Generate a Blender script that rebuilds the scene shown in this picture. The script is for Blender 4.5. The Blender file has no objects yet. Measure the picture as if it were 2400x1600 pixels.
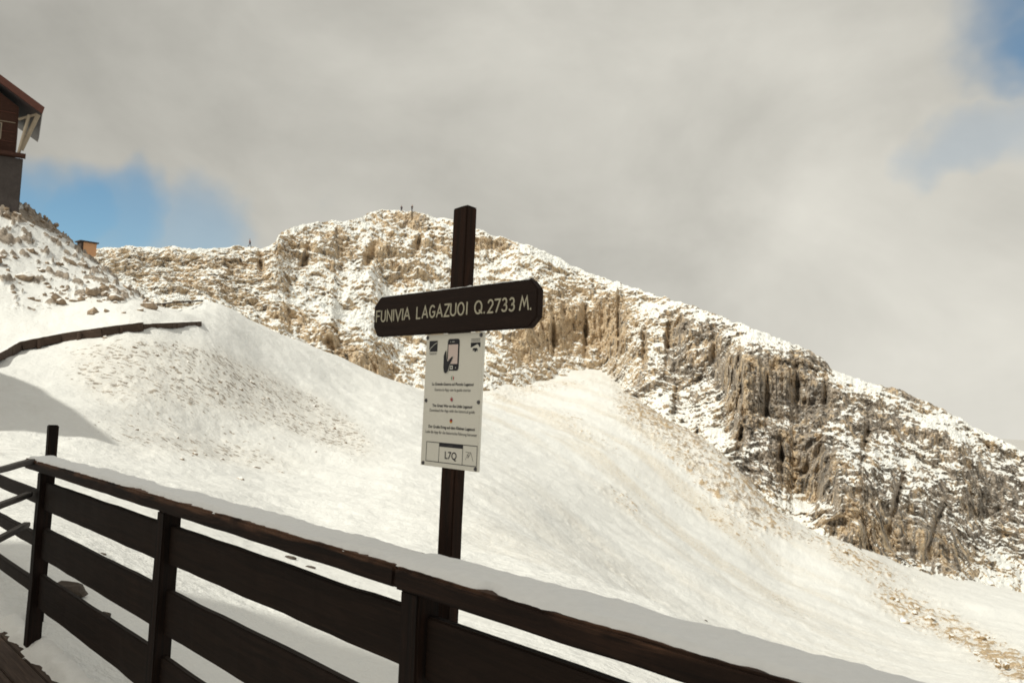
import bpy, bmesh, math, random
import numpy as np
from mathutils import Vector, Matrix

random.seed(7)
RNG = np.random.default_rng(11)
R = math.radians
sc = bpy.context.scene
COL = sc.collection

# ------------------------------------------------------------------ camera
EYE = np.array([0.0, 0.0, 1.55])
F_PX, PITCH, ROLL = 2046.0, R(4.33), R(2.39)          # focal length in pixels of a 2400 px wide frame
FENCE_YAW = R(41.38)
_cr, _sr = math.cos(ROLL), math.sin(ROLL)
_r0 = np.array([1.0, 0, 0]); _u0 = np.array([0, -math.sin(PITCH), math.cos(PITCH)])
CF = np.array([0, math.cos(PITCH), math.sin(PITCH)])
CR = _cr * _r0 + _sr * _u0
CU = -_sr * _r0 + _cr * _u0

cam_d = bpy.data.cameras.new('camera')
cam_d.sensor_width = 36.0
cam_d.lens = 36.0 * F_PX / 2400.0
cam_d.clip_start = 0.05
cam_d.clip_end = 60000
cam_d.dof.use_dof = True
cam_d.dof.focus_distance = 4.2
cam_d.dof.aperture_fstop = 11.0
cam = bpy.data.objects.new('camera', cam_d)
COL.objects.link(cam)
cam.matrix_world = Matrix((
    (CR[0], CU[0], -CF[0], EYE[0]), (CR[1], CU[1], -CF[1], EYE[1]),
    (CR[2], CU[2], -CF[2], EYE[2]), (0, 0, 0, 1)))
sc.camera = cam
sc.cycles.filter_width = 1.7
sc.view_settings.view_transform = 'Standard'
sc.view_settings.look = 'None'
sc.view_settings.exposure = 0.43
sc.view_settings.gamma = 1.0
sc.view_settings.use_curve_mapping = False

# ------------------------------------------------------------------ sun and sky
SUN_AZ, SUN_EL = -130.0, 46.0                          # azimuth clockwise from +Y
SUN = np.array([math.sin(R(SUN_AZ)) * math.cos(R(SUN_EL)),
                math.cos(R(SUN_AZ)) * math.cos(R(SUN_EL)), math.sin(R(SUN_EL))])
sun_d = bpy.data.lights.new('sun', 'SUN')
sun_d.energy = 2.25
sun_d.angle = R(1.2)
sun_d.color = (1.0, 0.985, 0.885)
sun_o = bpy.data.objects.new('sun', sun_d)
COL.objects.link(sun_o)
sun_o.rotation_euler = Vector(SUN).to_track_quat('Z', 'Y').to_euler()


def ray(px, py):
    """unit-less view ray through a pixel of the 2400x1600 frame"""
    a = (np.asarray(px, float) - 1200) / F_PX
    b = -(np.asarray(py, float) - 800) / F_PX
    return a[..., None] * CR + b[..., None] * CU + CF


def at(px, py, dist):
    """world point on that ray at horizontal distance dist"""
    r = ray(px, py)
    h = np.sqrt(r[..., 0] ** 2 + r[..., 1] ** 2)
    return EYE + r * (np.asarray(dist, float) / h)[..., None]


def project(P):
    q = P - EYE
    d = q @ CF
    return 1200 + F_PX * (q @ CR) / d, 800 - F_PX * (q @ CU) / d


class NT:
    """small helper for node trees"""
    def __init__(self, tree):
        self.t = tree; tree.nodes.clear()
    def n(self, kind, **kw):
        nd = self.t.nodes.new(kind)
        for k, v in kw.items():
            if k == 'ins':
                for kk, vv in v.items():
                    s = nd.inputs[kk]
                    if isinstance(vv, bpy.types.NodeSocket): self.t.links.new(vv, s)
                    else: s.default_value = vv
            else: setattr(nd, k, v)
        return nd
    def math(self, op, a, b=0.0, c=0.0, clamp=False):
        nd = self.n('ShaderNodeMath', operation=op, use_clamp=clamp)
        for i, v in enumerate((a, b, c)):
            if isinstance(v, bpy.types.NodeSocket): self.t.links.new(v, nd.inputs[i])
            else: nd.inputs[i].default_value = v
        return nd.outputs[0]
    def noise(self, vec, scale, detail=4, rough=0.55, dist=0.0):
        return self.n('ShaderNodeTexNoise', ins={'Vector': vec, 'Scale': scale, 'Detail': detail, 'Roughness': rough, 'Distortion': dist}).outputs['Fac']
    def smooth(self, v, lo, hi):
        nd = self.n('ShaderNodeMapRange', interpolation_type='SMOOTHSTEP', ins={0: v, 1: lo, 2: hi, 3: 0.0, 4: 1.0})
        return nd.outputs[0]
    def mix(self, f, a, b):
        nd = self.n('ShaderNodeMix', data_type='RGBA')
        for i, v in ((0, f), (6, a), (7, b)):
            if isinstance(v, bpy.types.NodeSocket): self.t.links.new(v, nd.inputs[i])
            else: nd.inputs[i].default_value = v if i == 0 else (*v, 1.0) if len(v) == 3 else v
        return nd.outputs[2]


def v3(nt, op, a, b):
    nd = nt.n('ShaderNodeVectorMath', operation=op)
    for i, v in enumerate((a, b)):
        if isinstance(v, bpy.types.NodeSocket): nt.t.links.new(v, nd.inputs[i])
        else: nd.inputs[i].default_value = v
    return nd


world = bpy.data.worlds.new('World')
sc.world = world
world.use_nodes = True
w = NT(world.node_tree)
gen = w.n('ShaderNodeTexCoord').outputs['Generated']
sky = w.n('ShaderNodeTexSky', sky_type='NISHITA', sun_disc=False, sun_elevation=R(SUN_EL), sun_rotation=R(SUN_AZ),
          altitude=2700.0, air_density=1.0, dust_density=0.4, ozone_density=1.6)
SKY_STRENGTH = 0.1
warp = w.n('ShaderNodeTexNoise', ins={'Vector': gen, 'Scale': 3.2, 'Detail': 5.0, 'Roughness': 0.55}).outputs['Color']
wv = v3(w, 'MULTIPLY', v3(w, 'SUBTRACT', warp, (0.5, 0.5, 0.5)).outputs[0], (0.42, 0.42, 0.42)).outputs[0]
dirw = v3(w, 'NORMALIZE', v3(w, 'ADD', gen, wv).outputs[0], (0, 0, 0)).outputs[0]


def unit(px, py):
    r = ray(px, py); return tuple(r / np.linalg.norm(r))


def hole(px, py, r_in, r_out):
    d = v3(w, 'DOT_PRODUCT', dirw, unit(px, py)).outputs['Value']
    return w.smooth(d, math.cos(R(r_out)), math.cos(R(r_in)))


holes = None
for px, py, a, b, amt in ((-60, 545, 2.0, 8.0, 1.0), (170, 545, 1.6, 6.0, 1.0), (330, 575, 0.8, 5.5, 0.9), (560, 600, 0.0, 6.5, 0.6),
                          (2610, -70, 3.0, 8.0, 1.0), (2570, 190, 0.3, 5.0, 0.6), (2330, 315, 0.0, 3.6, 0.32),
                          (2900, -500, 8, 16, 1.0), (-600, 470, 4.0, 11.0, 1.0)):
    h = w.math('MULTIPLY', hole(px, py, a, b), amt)
    holes = h if holes is None else w.math('MAXIMUM', holes, h)
# further openings in the cloud all round the sky
cn = w.noise(gen, 1.7, 4, 0.5)
gaps = w.smooth(cn, 0.60, 0.74)
fwd = w.smooth(v3(w, 'DOT_PRODUCT', gen, tuple(CF)).outputs['Value'], 0.70, 0.55)
holes = w.math('MAXIMUM', holes, w.math('MULTIPLY', gaps, fwd))
# cloud brightness: soft billows, thicker towards the left
sx = v3(w, 'DOT_PRODUCT', dirw, unit(2350, 900)).outputs['Value']
side = w.math('ADD', w.math('MULTIPLY', w.smooth(sx, 0.55, 0.95), 0.55), w.math('MULTIPLY', w.smooth(sx, 0.945, 0.972), 0.45))
b1 = w.noise(v3(w, 'MULTIPLY', gen, (1.0, 1.0, 1.7)).outputs[0], 2.6, 6, 0.55, 0.3)
b2 = w.noise(v3(w, 'ADD', gen, (4.1, 1.3, 2.2)).outputs[0], 6.0, 5, 0.55, 0.4)
br = w.math('ADD', w.math('MULTIPLY', w.math('SUBTRACT', b1, 0.5), 3.4), w.math('MULTIPLY', w.math('SUBTRACT', b2, 0.5), 1.3))
br = w.math('ADD', br, w.math('MULTIPLY_ADD', side, 1.5, 3.6))
# cloud is brighter around the veiled sun
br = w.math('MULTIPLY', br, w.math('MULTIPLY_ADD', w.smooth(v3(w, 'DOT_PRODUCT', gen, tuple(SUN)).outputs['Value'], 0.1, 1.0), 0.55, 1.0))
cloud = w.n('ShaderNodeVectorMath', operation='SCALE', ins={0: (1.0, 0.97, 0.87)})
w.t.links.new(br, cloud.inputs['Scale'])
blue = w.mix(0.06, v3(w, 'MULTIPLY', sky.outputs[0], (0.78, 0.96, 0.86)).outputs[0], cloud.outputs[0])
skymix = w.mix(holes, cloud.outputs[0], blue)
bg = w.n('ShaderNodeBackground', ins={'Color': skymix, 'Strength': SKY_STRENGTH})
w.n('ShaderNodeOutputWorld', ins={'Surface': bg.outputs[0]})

# ------------------------------------------------------------------ numpy noise
_perm = RNG.permutation(256).astype(np.int32)
_perm = np.concatenate([_perm, _perm, _perm])
_g = RNG.normal(size=(256, 3)).astype(np.float32)
_g /= np.linalg.norm(_g, axis=1, keepdims=True)


def perlin(P):
    P = np.asarray(P, np.float32)
    i = np.floor(P).astype(np.int32); f = P - i; i &= 255
    u = f * f * f * (f * (f * 6 - 15) + 10)
    out = 0
    for dx in (0, 1):
        wx = u[..., 0] if dx else 1 - u[..., 0]
        for dy in (0, 1):
            wy = wx * (u[..., 1] if dy else 1 - u[..., 1])
            for dz in (0, 1):
                h = _perm[_perm[_perm[i[..., 0] + dx] + i[..., 1] + dy] + i[..., 2] + dz]
                g = _g[h]
                d = g[..., 0] * (f[..., 0] - dx) + g[..., 1] * (f[..., 1] - dy) + g[..., 2] * (f[..., 2] - dz)
                out = out + wy * (u[..., 2] if dz else 1 - u[..., 2]) * d
    return out * 1.6


def fbm(P, size, octaves=4, gain=0.5, off=0.0):
    Q = np.asarray(P, np.float32) / np.asarray(size, np.float32) + np.float32(off)
    a, s = 1.0, 0
    for _ in range(octaves):
        s = s + a * perlin(Q); a *= gain; Q = Q * 2.03 + 17.3
    return s


def ridged(P, size, octaves=4, off=0.0):
    Q = np.asarray(P, np.float32) / np.asarray(size, np.float32) + np.float32(off)
    a, s = 1.0, 0
    for _ in range(octaves):
        s = s + a * (1 - 2 * np.abs(perlin(Q))); a *= 0.5; Q = Q * 2.07 + 9.1
    return s


def sstep(x, a, b):
    t = np.clip((x - a) / (b - a), 0, 1)
    return t * t * (3 - 2 * t)


def gauss(X, Y, L):
    s = np.zeros_like(X)
    for x, y, rx, ry, rot, a in L:
        c, n = math.cos(R(rot)), math.sin(R(rot))
        dx, dy = X - x, Y - y
        s += a * np.exp(-(((dx * c + dy * n) / rx) ** 2 + ((-dx * n + dy * c) / ry) ** 2))
    return s


# ------------------------------------------------------------------ objects and tags
def tag(o, label=None, cat=None, group=None, kind=None):
    for k, v in (('label', label), ('category', cat), ('group', group), ('kind', kind)):
        if v: o[k] = v
    return o


def empty(name, loc=(0, 0, 0), rz=0.0):
    o = bpy.data.objects.new(name, None)
    COL.objects.link(o); o.location = loc; o.rotation_euler = (0, 0, rz)
    o.empty_display_size = 0.2
    return o


def link(name, me, mat, parent=None):
    o = bpy.data.objects.new(name, me)
    COL.objects.link(o)
    if mat is not None and not me.materials: me.materials.append(mat)
    if parent: o.parent = parent
    return o


def grid_mesh(name, P, attrs, smooth=True):
    """P: rows x cols x 3"""
    nr, nc = P.shape[:2]
    idx = np.arange(nr * nc).reshape(nr, nc)
    q = np.stack([idx[:-1, :-1], idx[:-1, 1:], idx[1:, 1:], idx[1:, :-1]], -1).reshape(-1, 4)
    me = bpy.data.meshes.new(name)
    me.vertices.add(nr * nc); me.vertices.foreach_set('co', P.reshape(-1).astype(np.float32))
    me.loops.add(q.size); me.loops.foreach_set('vertex_index', q.reshape(-1).astype(np.int32))
    me.polygons.add(len(q))
    me.polygons.foreach_set('loop_start', np.arange(0, q.size, 4, dtype=np.int32))
    me.polygons.foreach_set('use_smooth', np.full(len(q), smooth))
    me.update(calc_edges=True)
    for k, v in attrs.items():
        a = me.attributes.new(k, 'FLOAT', 'POINT')
        a.data.foreach_set('value', np.ascontiguousarray(v, np.float32).reshape(-1))
    return me


def grid_normals(P):
    du = np.gradient(P, axis=1); dv = np.gradient(P, axis=0)
    n = np.cross(du, dv)
    n /= np.linalg.norm(n, axis=-1, keepdims=True) + 1e-9
    return n


# ------------------------------------------------------------------ materials
def mat_new(name):
    m = bpy.data.materials.new(name); m.use_nodes = True
    return m, NT(m.node_tree)


def finish(nt, color, rough=0.8, bump=None, bump_d=0.02, bump_s=0.6, spec=0.3, metallic=0.0):
    ins = {'Base Color': color, 'Roughness': rough, 'Specular IOR Level': spec, 'Metallic': metallic}
    if not isinstance(color, bpy.types.NodeSocket): ins['Base Color'] = (*color, 1.0)
    if bump is not None:
        b = nt.n('ShaderNodeBump', ins={'Height': bump, 'Distance': bump_d, 'Strength': bump_s})
        ins['Normal'] = b.outputs[0]
    p = nt.n('ShaderNodeBsdfPrincipled', ins=ins)
    nt.n('ShaderNodeOutputMaterial', ins={'Surface': p.outputs[0]})


def rock_snow(name, rock_scale, snow_col, streaks=True, fine=3.0):
    m, t = mat_new(name)
    oc = t.n('ShaderNodeTexCoord').outputs['Object']
    rock = t.n('ShaderNodeAttribute', attribute_name='rock').outputs['Fac']
    tone = t.n('ShaderNodeAttribute', attribute_name='tone').outputs['Fac']
    st = t.noise(v3(t, 'MULTIPLY', oc, (0.8, 0.8, 0.07)).outputs[0], rock_scale, 5, 0.6, 0.4)
    bl = t.noise(oc, 0.22 * rock_scale, 4, 0.6)
    fn = t.noise(oc, 1.7 * rock_scale, 5, 0.65)
    ochre = t.mix(t.smooth(fn, 0.35, 0.65), (0.40, 0.29, 0.18), (0.60, 0.47, 0.31))
    grey = t.mix(t.smooth(fn, 0.35, 0.65), (0.20, 0.165, 0.13), (0.42, 0.35, 0.28))
    k = t.math('ADD', tone, t.math('MULTIPLY_ADD', bl, 1.6, -0.8))
    if streaks:                                          # tall ochre and grey water streaks on the faces
        k = t.math('ADD', k, t.math('MULTIPLY_ADD', st, 2.6, -1.3))
    col = t.mix(t.smooth(k, 0.25, 0.8), ochre, grey)
    if streaks:
        st2 = t.noise(v3(t, 'MULTIPLY', oc, (1.3, 1.3, 0.10)).outputs[0], rock_scale, 4, 0.6, 0.3)
        dk = t.math('MULTIPLY', t.smooth(t.math('ADD', st2, t.math('MULTIPLY', tone, 0.10)), 0.53, 0.64), 0.82)
        col = t.mix(dk, col, (0.095, 0.08, 0.066))
    cr = t.smooth(t.noise(oc, 0.9 * rock_scale, 6, 0.75), 0.42, 0.30)
    col = t.mix(t.math('MULTIPLY', cr, 0.55), col, (0.07, 0.055, 0.042))
    f = t.math('ADD', rock, t.math('MULTIPLY_ADD', t.noise(oc, fine, 4, 0.7), 1.1, -0.55))
    f = t.smooth(f, 0.36, 0.62)
    if streaks:
        f = t.math('MULTIPLY', f, t.math('SUBTRACT', 1.0, t.math('MULTIPLY', t.smooth(t.noise(oc, 2.6, 5, 0.75), 0.48, 0.70), 0.48)))
    if not streaks:                                      # gravel showing through thin snow, finer than the mesh
        sp = t.n('ShaderNodeAttribute', attribute_name='speck').outputs['Fac']
        s1 = t.noise(oc, 2.3, 3, 0.6, 0.2); s2 = t.noise(oc, 0.35, 3, 0.6)
        kk = t.math('ADD', s1, t.math('MULTIPLY_ADD', s2, 0.35, -0.175))
        f2 = t.math('MULTIPLY', t.smooth(t.math('ADD', kk, t.math('MULTIPLY_ADD', sp, 0.20, -0.20)), 0.53, 0.62), t.smooth(sp, 0.02, 0.25))
        f = t.math('MAXIMUM', f, t.math('MULTIPLY', f2, 0.85))
    dust = t.n('ShaderNodeAttribute', attribute_name='dust').outputs['Fac']
    dn = t.math('MULTIPLY', dust, t.smooth(t.noise(oc, fine * 0.7, 5, 0.75), 0.25, 0.75))
    out = t.mix(f, t.mix(dn, snow_col, (0.60, 0.49, 0.335)), col)
    finish(t, out, 0.85, fn, 0.25, 0.5, 0.15)
    return m


M = {}
M['mountain'] = rock_snow('snowy_dolomite', 0.75, (0.80, 0.79, 0.75), True, 1.6)
M['slope'] = rock_snow('snow_with_stones', 1.6, (0.79, 0.78, 0.745), False, 5.0)


def m_wood(name, dark, light, worn=0.25, grain=(3, 3, 60), rough=0.7, axis=0, top=None):
    m, t = mat_new(name)
    oc = t.n('ShaderNodeTexCoord').outputs['Object']
    s = [28.0, 28.0, 28.0]; s[axis] = 1.6
    g = t.noise(v3(t, 'MULTIPLY', oc, tuple(s)).outputs[0], 1.5, 6, 0.65, 0.6)
    b = t.noise(oc, 3.0, 4, 0.6)
    c = t.mix(t.smooth(g, 0.3, 0.75), dark, tuple(0.5 * (a + d) for a, d in zip(dark, light)))
    wear = t.math('MULTIPLY', t.smooth(t.math('ADD', b, t.math('MULTIPLY', g, 0.5)), 0.80, 1.0), worn)
    c = t.mix(wear, c, light)
    if top is not None:                                  # paint rubbed off along the upper arris
        z = t.n('ShaderNodeSeparateXYZ', ins={0: oc}).outputs['Z']
        k = t.math('MULTIPLY', t.smooth(t.math('ADD', z, t.math('MULTIPLY_ADD', g, 0.05, -0.025)), top - 0.022, top - 0.004), t.smooth(b, 0.36, 0.56))
        c = t.mix(k, c, (0.115, 0.06, 0.036))
    finish(t, c, rough, g, 0.004, 0.7, 0.12)
    return m


M['fence_x'] = m_wood('dark_stained_board', (0.012, 0.0072, 0.005), (0.032, 0.018, 0.012), 0.35, axis=0)
M['fence_z'] = m_wood('dark_stained_post', (0.008, 0.006, 0.005), (0.035, 0.016, 0.010), 0.5, axis=2)
M['rail'] = m_wood('weathered_handrail', (0.011, 0.007, 0.0055), (0.05, 0.026, 0.017), 0.5, axis=0, top=1.106)
M['sign_wood'] = m_wood('sign_board_stain', (0.019, 0.0115, 0.009), (0.036, 0.021, 0.015), 0.35, axis=0)
M['sign_post'] = m_wood('sign_post_stain', (0.014, 0.0085, 0.006), (0.06, 0.024, 0.013), 0.6, axis=2)
M['plank'] = m_wood('old_path_timber', (0.045, 0.03, 0.022), (0.14, 0.095, 0.07), 0.6, axis=0)
M['greywood'] = m_wood('grey_weathered_wood', (0.10, 0.088, 0.078), (0.20, 0.18, 0.165), 0.5, axis=0)


def m_plain(name, col, rough=0.6, scale=8.0, var=0.15, bump=0.0, metallic=0.0):
    m, t = mat_new(name)
    oc = t.n('ShaderNodeTexCoord').outputs['Object']
    n = t.noise(oc, scale, 5, 0.6)
    c = t.mix(n, tuple(x * (1 - var) for x in col), tuple(min(1, x * (1 + var)) for x in col))
    finish(t, c, rough, n if bump else None, bump, 0.5, 0.3, metallic)
    return m


M['snow'] = m_plain('fresh_snow', (0.80, 0.785, 0.75), 0.8, 22.0, 0.05, 0.012)
M['rail_snow'] = m_plain('frozen_snow', (0.82, 0.815, 0.80), 0.7, 40.0, 0.07, 0.004)
M['panel'] = m_plain('printed_aluminium', (0.80, 0.77, 0.68), 0.45, 30.0, 0.03)
M['panel_edge'] = m_plain('panel_core', (0.80, 0.79, 0.74), 0.5, 30.0, 0.03)
M['ink'] = m_plain('black_print', (0.016, 0.015, 0.020), 0.5, 30.0, 0.1)
M['ink_soft'] = m_plain('dark_grey_print', (0.055, 0.05, 0.05), 0.5, 30.0, 0.1)
M['red'] = m_plain('red_print', (0.50, 0.035, 0.04), 0.5, 30.0, 0.1)
M['green'] = m_plain('green_print', (0.05, 0.22, 0.07), 0.5, 30.0, 0.1)
M['blue'] = m_plain('blue_print', (0.04, 0.06, 0.30), 0.5, 30.0, 0.1)
M['gold'] = m_plain('yellow_print', (0.65, 0.42, 0.03), 0.5, 30.0, 0.1)
M['white_print'] = m_plain('white_print', (0.80, 0.78, 0.70), 0.5, 30.0, 0.03)
M['screen_pink'] = m_plain('pale_pink_print', (0.74, 0.60, 0.54), 0.5, 30.0, 0.05)
M['letter'] = m_plain('cream_letter_paint', (0.52, 0.48, 0.36), 0.6, 60.0, 0.25)
M['bolt'] = m_plain('dark_steel_bolt', (0.10, 0.095, 0.10), 0.4, 50.0, 0.2, 0, 0.7)
M['stonewall'] = m_plain('grey_rubble_wall', (0.065, 0.054, 0.050), 0.9, 1.6, 0.45, 0.1)
M['hutwood'] = m_wood('red_brown_cladding', (0.035, 0.016, 0.011), (0.085, 0.040, 0.028), 0.5, axis=0)
M['fascia'] = m_plain('red_brown_fascia', (0.09, 0.032, 0.021), 0.6, 3.0, 0.25)
M['roof'] = m_plain('dark_metal_roof', (0.07, 0.055, 0.055), 0.5, 2.0, 0.2)
M['strut'] = m_plain('pale_timber_strut', (0.27, 0.22, 0.16), 0.7, 3.0, 0.2)
M['glass'] = m_plain('dark_window_glass', (0.03, 0.035, 0.04), 0.1, 3.0, 0.1)
M['kiosk'] = m_plain('orange_timber_wall', (0.70, 0.38, 0.20), 0.7, 4.0, 0.15)
M['kiosk_dark'] = m_plain('dark_kiosk_timber', (0.06, 0.04, 0.03), 0.7, 4.0, 0.2)
M['plaster'] = m_plain('pale_shade_station_plaster', (0.62, 0.59, 0.53), 0.8, 2.0, 0.06)
M['skin'] = m_plain('skin', (0.55, 0.36, 0.27), 0.6, 20, 0.05)
M['navy'] = m_plain('navy_jacket', (0.022, 0.025, 0.06), 0.8, 20, 0.2)
M['charcoal'] = m_plain('charcoal_jacket', (0.03, 0.028, 0.035), 0.8, 20, 0.2)
M['maroon'] = m_plain('maroon_jacket', (0.13, 0.03, 0.035), 0.8, 20, 0.2)
M['trousers'] = m_plain('dark_trousers', (0.025, 0.028, 0.045), 0.8, 20, 0.2)
M['hair'] = m_plain('dark_hair', (0.02, 0.015, 0.012), 0.7, 20, 0.2)


def m_stone(name, a, b):
    m, t = mat_new(name)
    oc = t.n('ShaderNodeTexCoord').outputs['Object']
    n = t.noise(oc, 2.6, 6, 0.65)
    geo = t.n('ShaderNodeNewGeometry')
    up = v3(t, 'DOT_PRODUCT', geo.outputs['Normal'], (0, 0, 1)).outputs['Value']
    sn = t.smooth(t.math('ADD', up, t.math('MULTIPLY_ADD', n, 1.2, -0.6)), 0.45, 0.75)
    c = t.mix(t.smooth(n, 0.3, 0.7), a, b)
    finish(t, t.mix(sn, c, (0.82, 0.80, 0.76)), 0.9, n, 0.12, 0.6, 0.15)
    return m


M['stone'] = m_stone('brown_dolomite_stone', (0.19, 0.14, 0.10), (0.42, 0.32, 0.225))
M['stone_ochre'] = m_stone('ochre_dolomite_stone', (0.22, 0.15, 0.08), (0.46, 0.34, 0.20))

# ------------------------------------------------------------------ terrain: snow slope and hill
K = 2400.0 / 2352.0
CON = []                                                # (px, py in 2352-wide pixels, horizontal distance)
CON += [(335,690,95),(470,692,112),(520,712,114),(600,746,118),(700,789,122),(800,830,126),(900,873,132),(960,898,140)]
CREST = list(CON)
CON += [(1100,905,172),(1200,886,190),(1380,850,214),(1440,905,186),(1560,975,172),(1640,1020,160),(1700,1090,140),
        (1800,1200,125),(1900,1235,130),(2000,1265,135),(2200,1320,150),(2352,1360,160),(2600,1410,170)]
FOOT = CON[8:]
CON += [(1000,1000,85),(1200,1000,115),(1400,1050,118),(1600,1180,112),(1400,1200,78),(1800,1300,108),(1800,1400,75),
        (2300,1500,85),(2100,1390,110),(2300,1562,62),(1700,1500,48),(1500,1400,45),(1150,1120,60),(1600,1320,72),
        (700,1150,42),(700,950,75),(500,1000,57),(500,850,70),(300,1000,46),(300,880,58),(300,765,69),(150,805,66),
        (30,840,62),(30,1000,40),(150,950,48),(500,1090,42),(460,765,78),(400,712,94),(850,1000,72),(900,1130,45),(650,850,90),(600,800,95),(800,900,98),
        (100,700,82),(200,640,92),(50,560,95),(30,462,104),(130,525,110),(190,588,105),(240,620,103),(290,655,98),(-120,500,100),(-120,700,80),(-120,850,60),(-120,1000,40),
        (700,1228,26),(450,1135,30),(1000,1290,24),(1500,1395,28),(1900,1540,30),(2352,1570,48),(2600,1600,50),
        (200,1200,14),(600,1440,9),(1200,1560,8.0),(30,1300,8.0),(200,1340,8.0),(900,1480,9)]
pa, pb, pd = (np.array(c, float) for c in zip(*CON))
PTS = at(pa * K, pb * K, pd)
az = np.arctan2(PTS[:, 0], PTS[:, 1]); ld = np.log(pd); zz = PTS[:, 2].copy()
xa, xl, xz = list(az), list(ld), list(zz)
for c in CREST:                                          # the slope dips away behind its crest
    p = at(c[0] * K, c[1] * K, c[2]); a = math.atan2(p[0], p[1])
    for m_, dz in ((1.25, -5.0), (1.7, -11.0)):
        xa.append(a); xl.append(math.log(c[2] * m_)); xz.append(p[2] + dz)
for c in [(30,455,104),(130,522,110),(240,615,105),(-120,480,100)]:
    p = at(c[0] * K, c[1] * K, c[2]); a = math.atan2(p[0], p[1])
    for m_, dz in ((1.3, -3.0), (1.8, -8.0)):
        xa.append(a); xl.append(math.log(c[2] * m_)); xz.append(p[2] + dz)
for c in FOOT:
    p = at(c[0] * K, c[1] * K, c[2]); a = math.atan2(p[0], p[1])
    xa.append(a); xl.append(math.log(c[2] * 1.3)); xz.append(p[2] + 0.06 * c[2] if c[0] < 1500 else 1.55 + (p[2] - 1.55) * 1.33)
for a in (-0.62, -0.4, -0.2, 0, 0.2, 0.4, 0.62):         # level ground around the deck
    for d, z in ((1.5, -0.12), (2.6, -0.16), (4.5, -0.25 - 0.35 * (a + 0.5))):
        xa.append(a); xl.append(math.log(d)); xz.append(z)
xa, xl, xz = np.array(xa), np.array(xl), np.array(xz)
SA = 4.0


def tps_fit(x, y, z, lam):
    n = len(x)
    d2 = (x[:, None] - x) ** 2 + (y[:, None] - y) ** 2
    Km = 0.5 * d2 * np.log(d2 + 1e-12) + lam * np.eye(n)
    Pm = np.stack([np.ones(n), x, y], 1)
    A = np.block([[Km, Pm], [Pm.T, np.zeros((3, 3))]])
    return np.linalg.solve(A, np.concatenate([z / np.exp(y), np.zeros(3)]))


COEF = tps_fit(xa * SA, xl, xz, 4e-3)


def tps_eval(a, l):
    x, y = np.clip(a, -0.66, 0.66) * SA, l
    s = COEF[-3] + COEF[-2] * x + COEF[-1] * y
    for i in range(len(xa)):
        d2 = (x - xa[i] * SA) ** 2 + (y - xl[i]) ** 2
        s = s + COEF[i] * 0.5 * d2 * np.log(d2 + 1e-12)
    return s * np.exp(y)


NC, NR = 1050, 460
A0 = np.linspace(-0.80, 0.80, 130); LA = np.linspace(math.log(1.6), math.log(300), 150)
ZC = tps_eval(*np.meshgrid(A0, LA))                       # coarse, then bilinear/cubic upsample
AZ = np.linspace(-0.80, 0.80, NC)
LD = np.log(np.concatenate([np.geomspace(1.6, 20, 110, endpoint=False), np.geomspace(20, 215, NR - 130, endpoint=False), np.geomspace(215, 300, 20)]))


def upsample(Z, x0, y0, x1, y1):
    t = np.stack([np.interp(x1, x0, r) for r in Z])
    return np.stack([np.interp(y1, y0, c) for c in t.T], 1)


TZ = upsample(ZC, A0, LA, AZ, LD)
ga, gl = np.meshgrid(AZ, LD)
D = np.exp(gl)
T = np.stack([np.sin(ga) * D, np.cos(ga) * D, TZ], -1)
T[..., 2] -= np.clip(D - 218, 0, None) * 0.55 * sstep(ga, -0.05, 0.1)
tx, ty = project(T); tx /= K; ty /= K
T2 = T.copy(); T2[..., 2] *= 0.4
near = sstep(D, 8, 30)
# gentle drifts and wind relief
T[..., 2] += near * (0.35 * fbm(T2, 14.0, 3, 0.5, 3.1) + 0.14 * fbm(T2, 2.6, 4, 0.55, 7.7)) + (1 - near) * 0.03 * fbm(T2, 0.8, 3)
# rubble poking through: hillside, stony slope and debris at the valley side
hill = sstep(gauss(tx, ty, [(150,620,260,110,15,1.0),(30,560,140,90,0,1.0),(250,660,120,60,20,.6)]), 0.15, 0.5) * (ty < 730 - 0.12 * tx)
slope = gauss(tx, ty, [(330,850,190,60,12,.85),(560,900,230,70,24,1.0),(760,980,130,40,30,.9),(560,1050,190,34,10,.6),(340,990,220,70,5,.5),(260,870,110,60,10,.5)])
valley = gauss(tx, ty, [(2060,1390,70,28,30,1.1),(2200,1450,130,38,30,1.3),(2330,1540,90,35,32,1.1),(1960,1290,90,28,25,1.0),(2050,1310,110,30,20,.5),
                        (1800,1380,90,10,32,.55),(1450,1330,160,10,36,.45),(1640,1200,220,16,33,.5),(1290,1180,120,10,33,.35),(1430,1150,70,28,35,.8),(1330,980,130,26,30,.55)])
e = fbm(T2, 1.3, 3, 0.55, 1.7); e2 = fbm(T2, 0.55, 3, 0.55, 5.2)
big = fbm(T2, 3.4, 3, 0.55, 12.0)
foot = gauss(tx, ty, [(1470,930,75,55,40,1.2),(1600,1040,150,55,42,1.2),(1740,1160,90,50,50,1.2),(1680,1120,120,60,40,.5),(1260,888,150,14,-5,.8),(1150,915,60,16,0,.5),(1540,960,60,30,40,.9),(1850,1230,120,22,14,.6)])
lh = hill * sstep(e + 0.45 * big + 0.3 * e2, 0.30, 0.60)
lsl = sstep(slope, .1, .9) * sstep(e2 + 0.5 * e + 0.35 * big, 0.40, 0.72)
lv = np.clip(valley, 0, 1) * sstep(e + 0.4 * e2 + 0.25 * valley, 0.30, 0.75)
lf = np.clip(foot, 0, 1) * sstep(e2 + 0.6 * e + 0.35 * foot, 0.38, 0.9)
T[..., 2] += near * (lh * (0.40 + 0.35 * e2) + lsl * 0.06 + lv * (0.26 + 0.2 * e2) + lf * (0.22 + 0.2 * e2))
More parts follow.
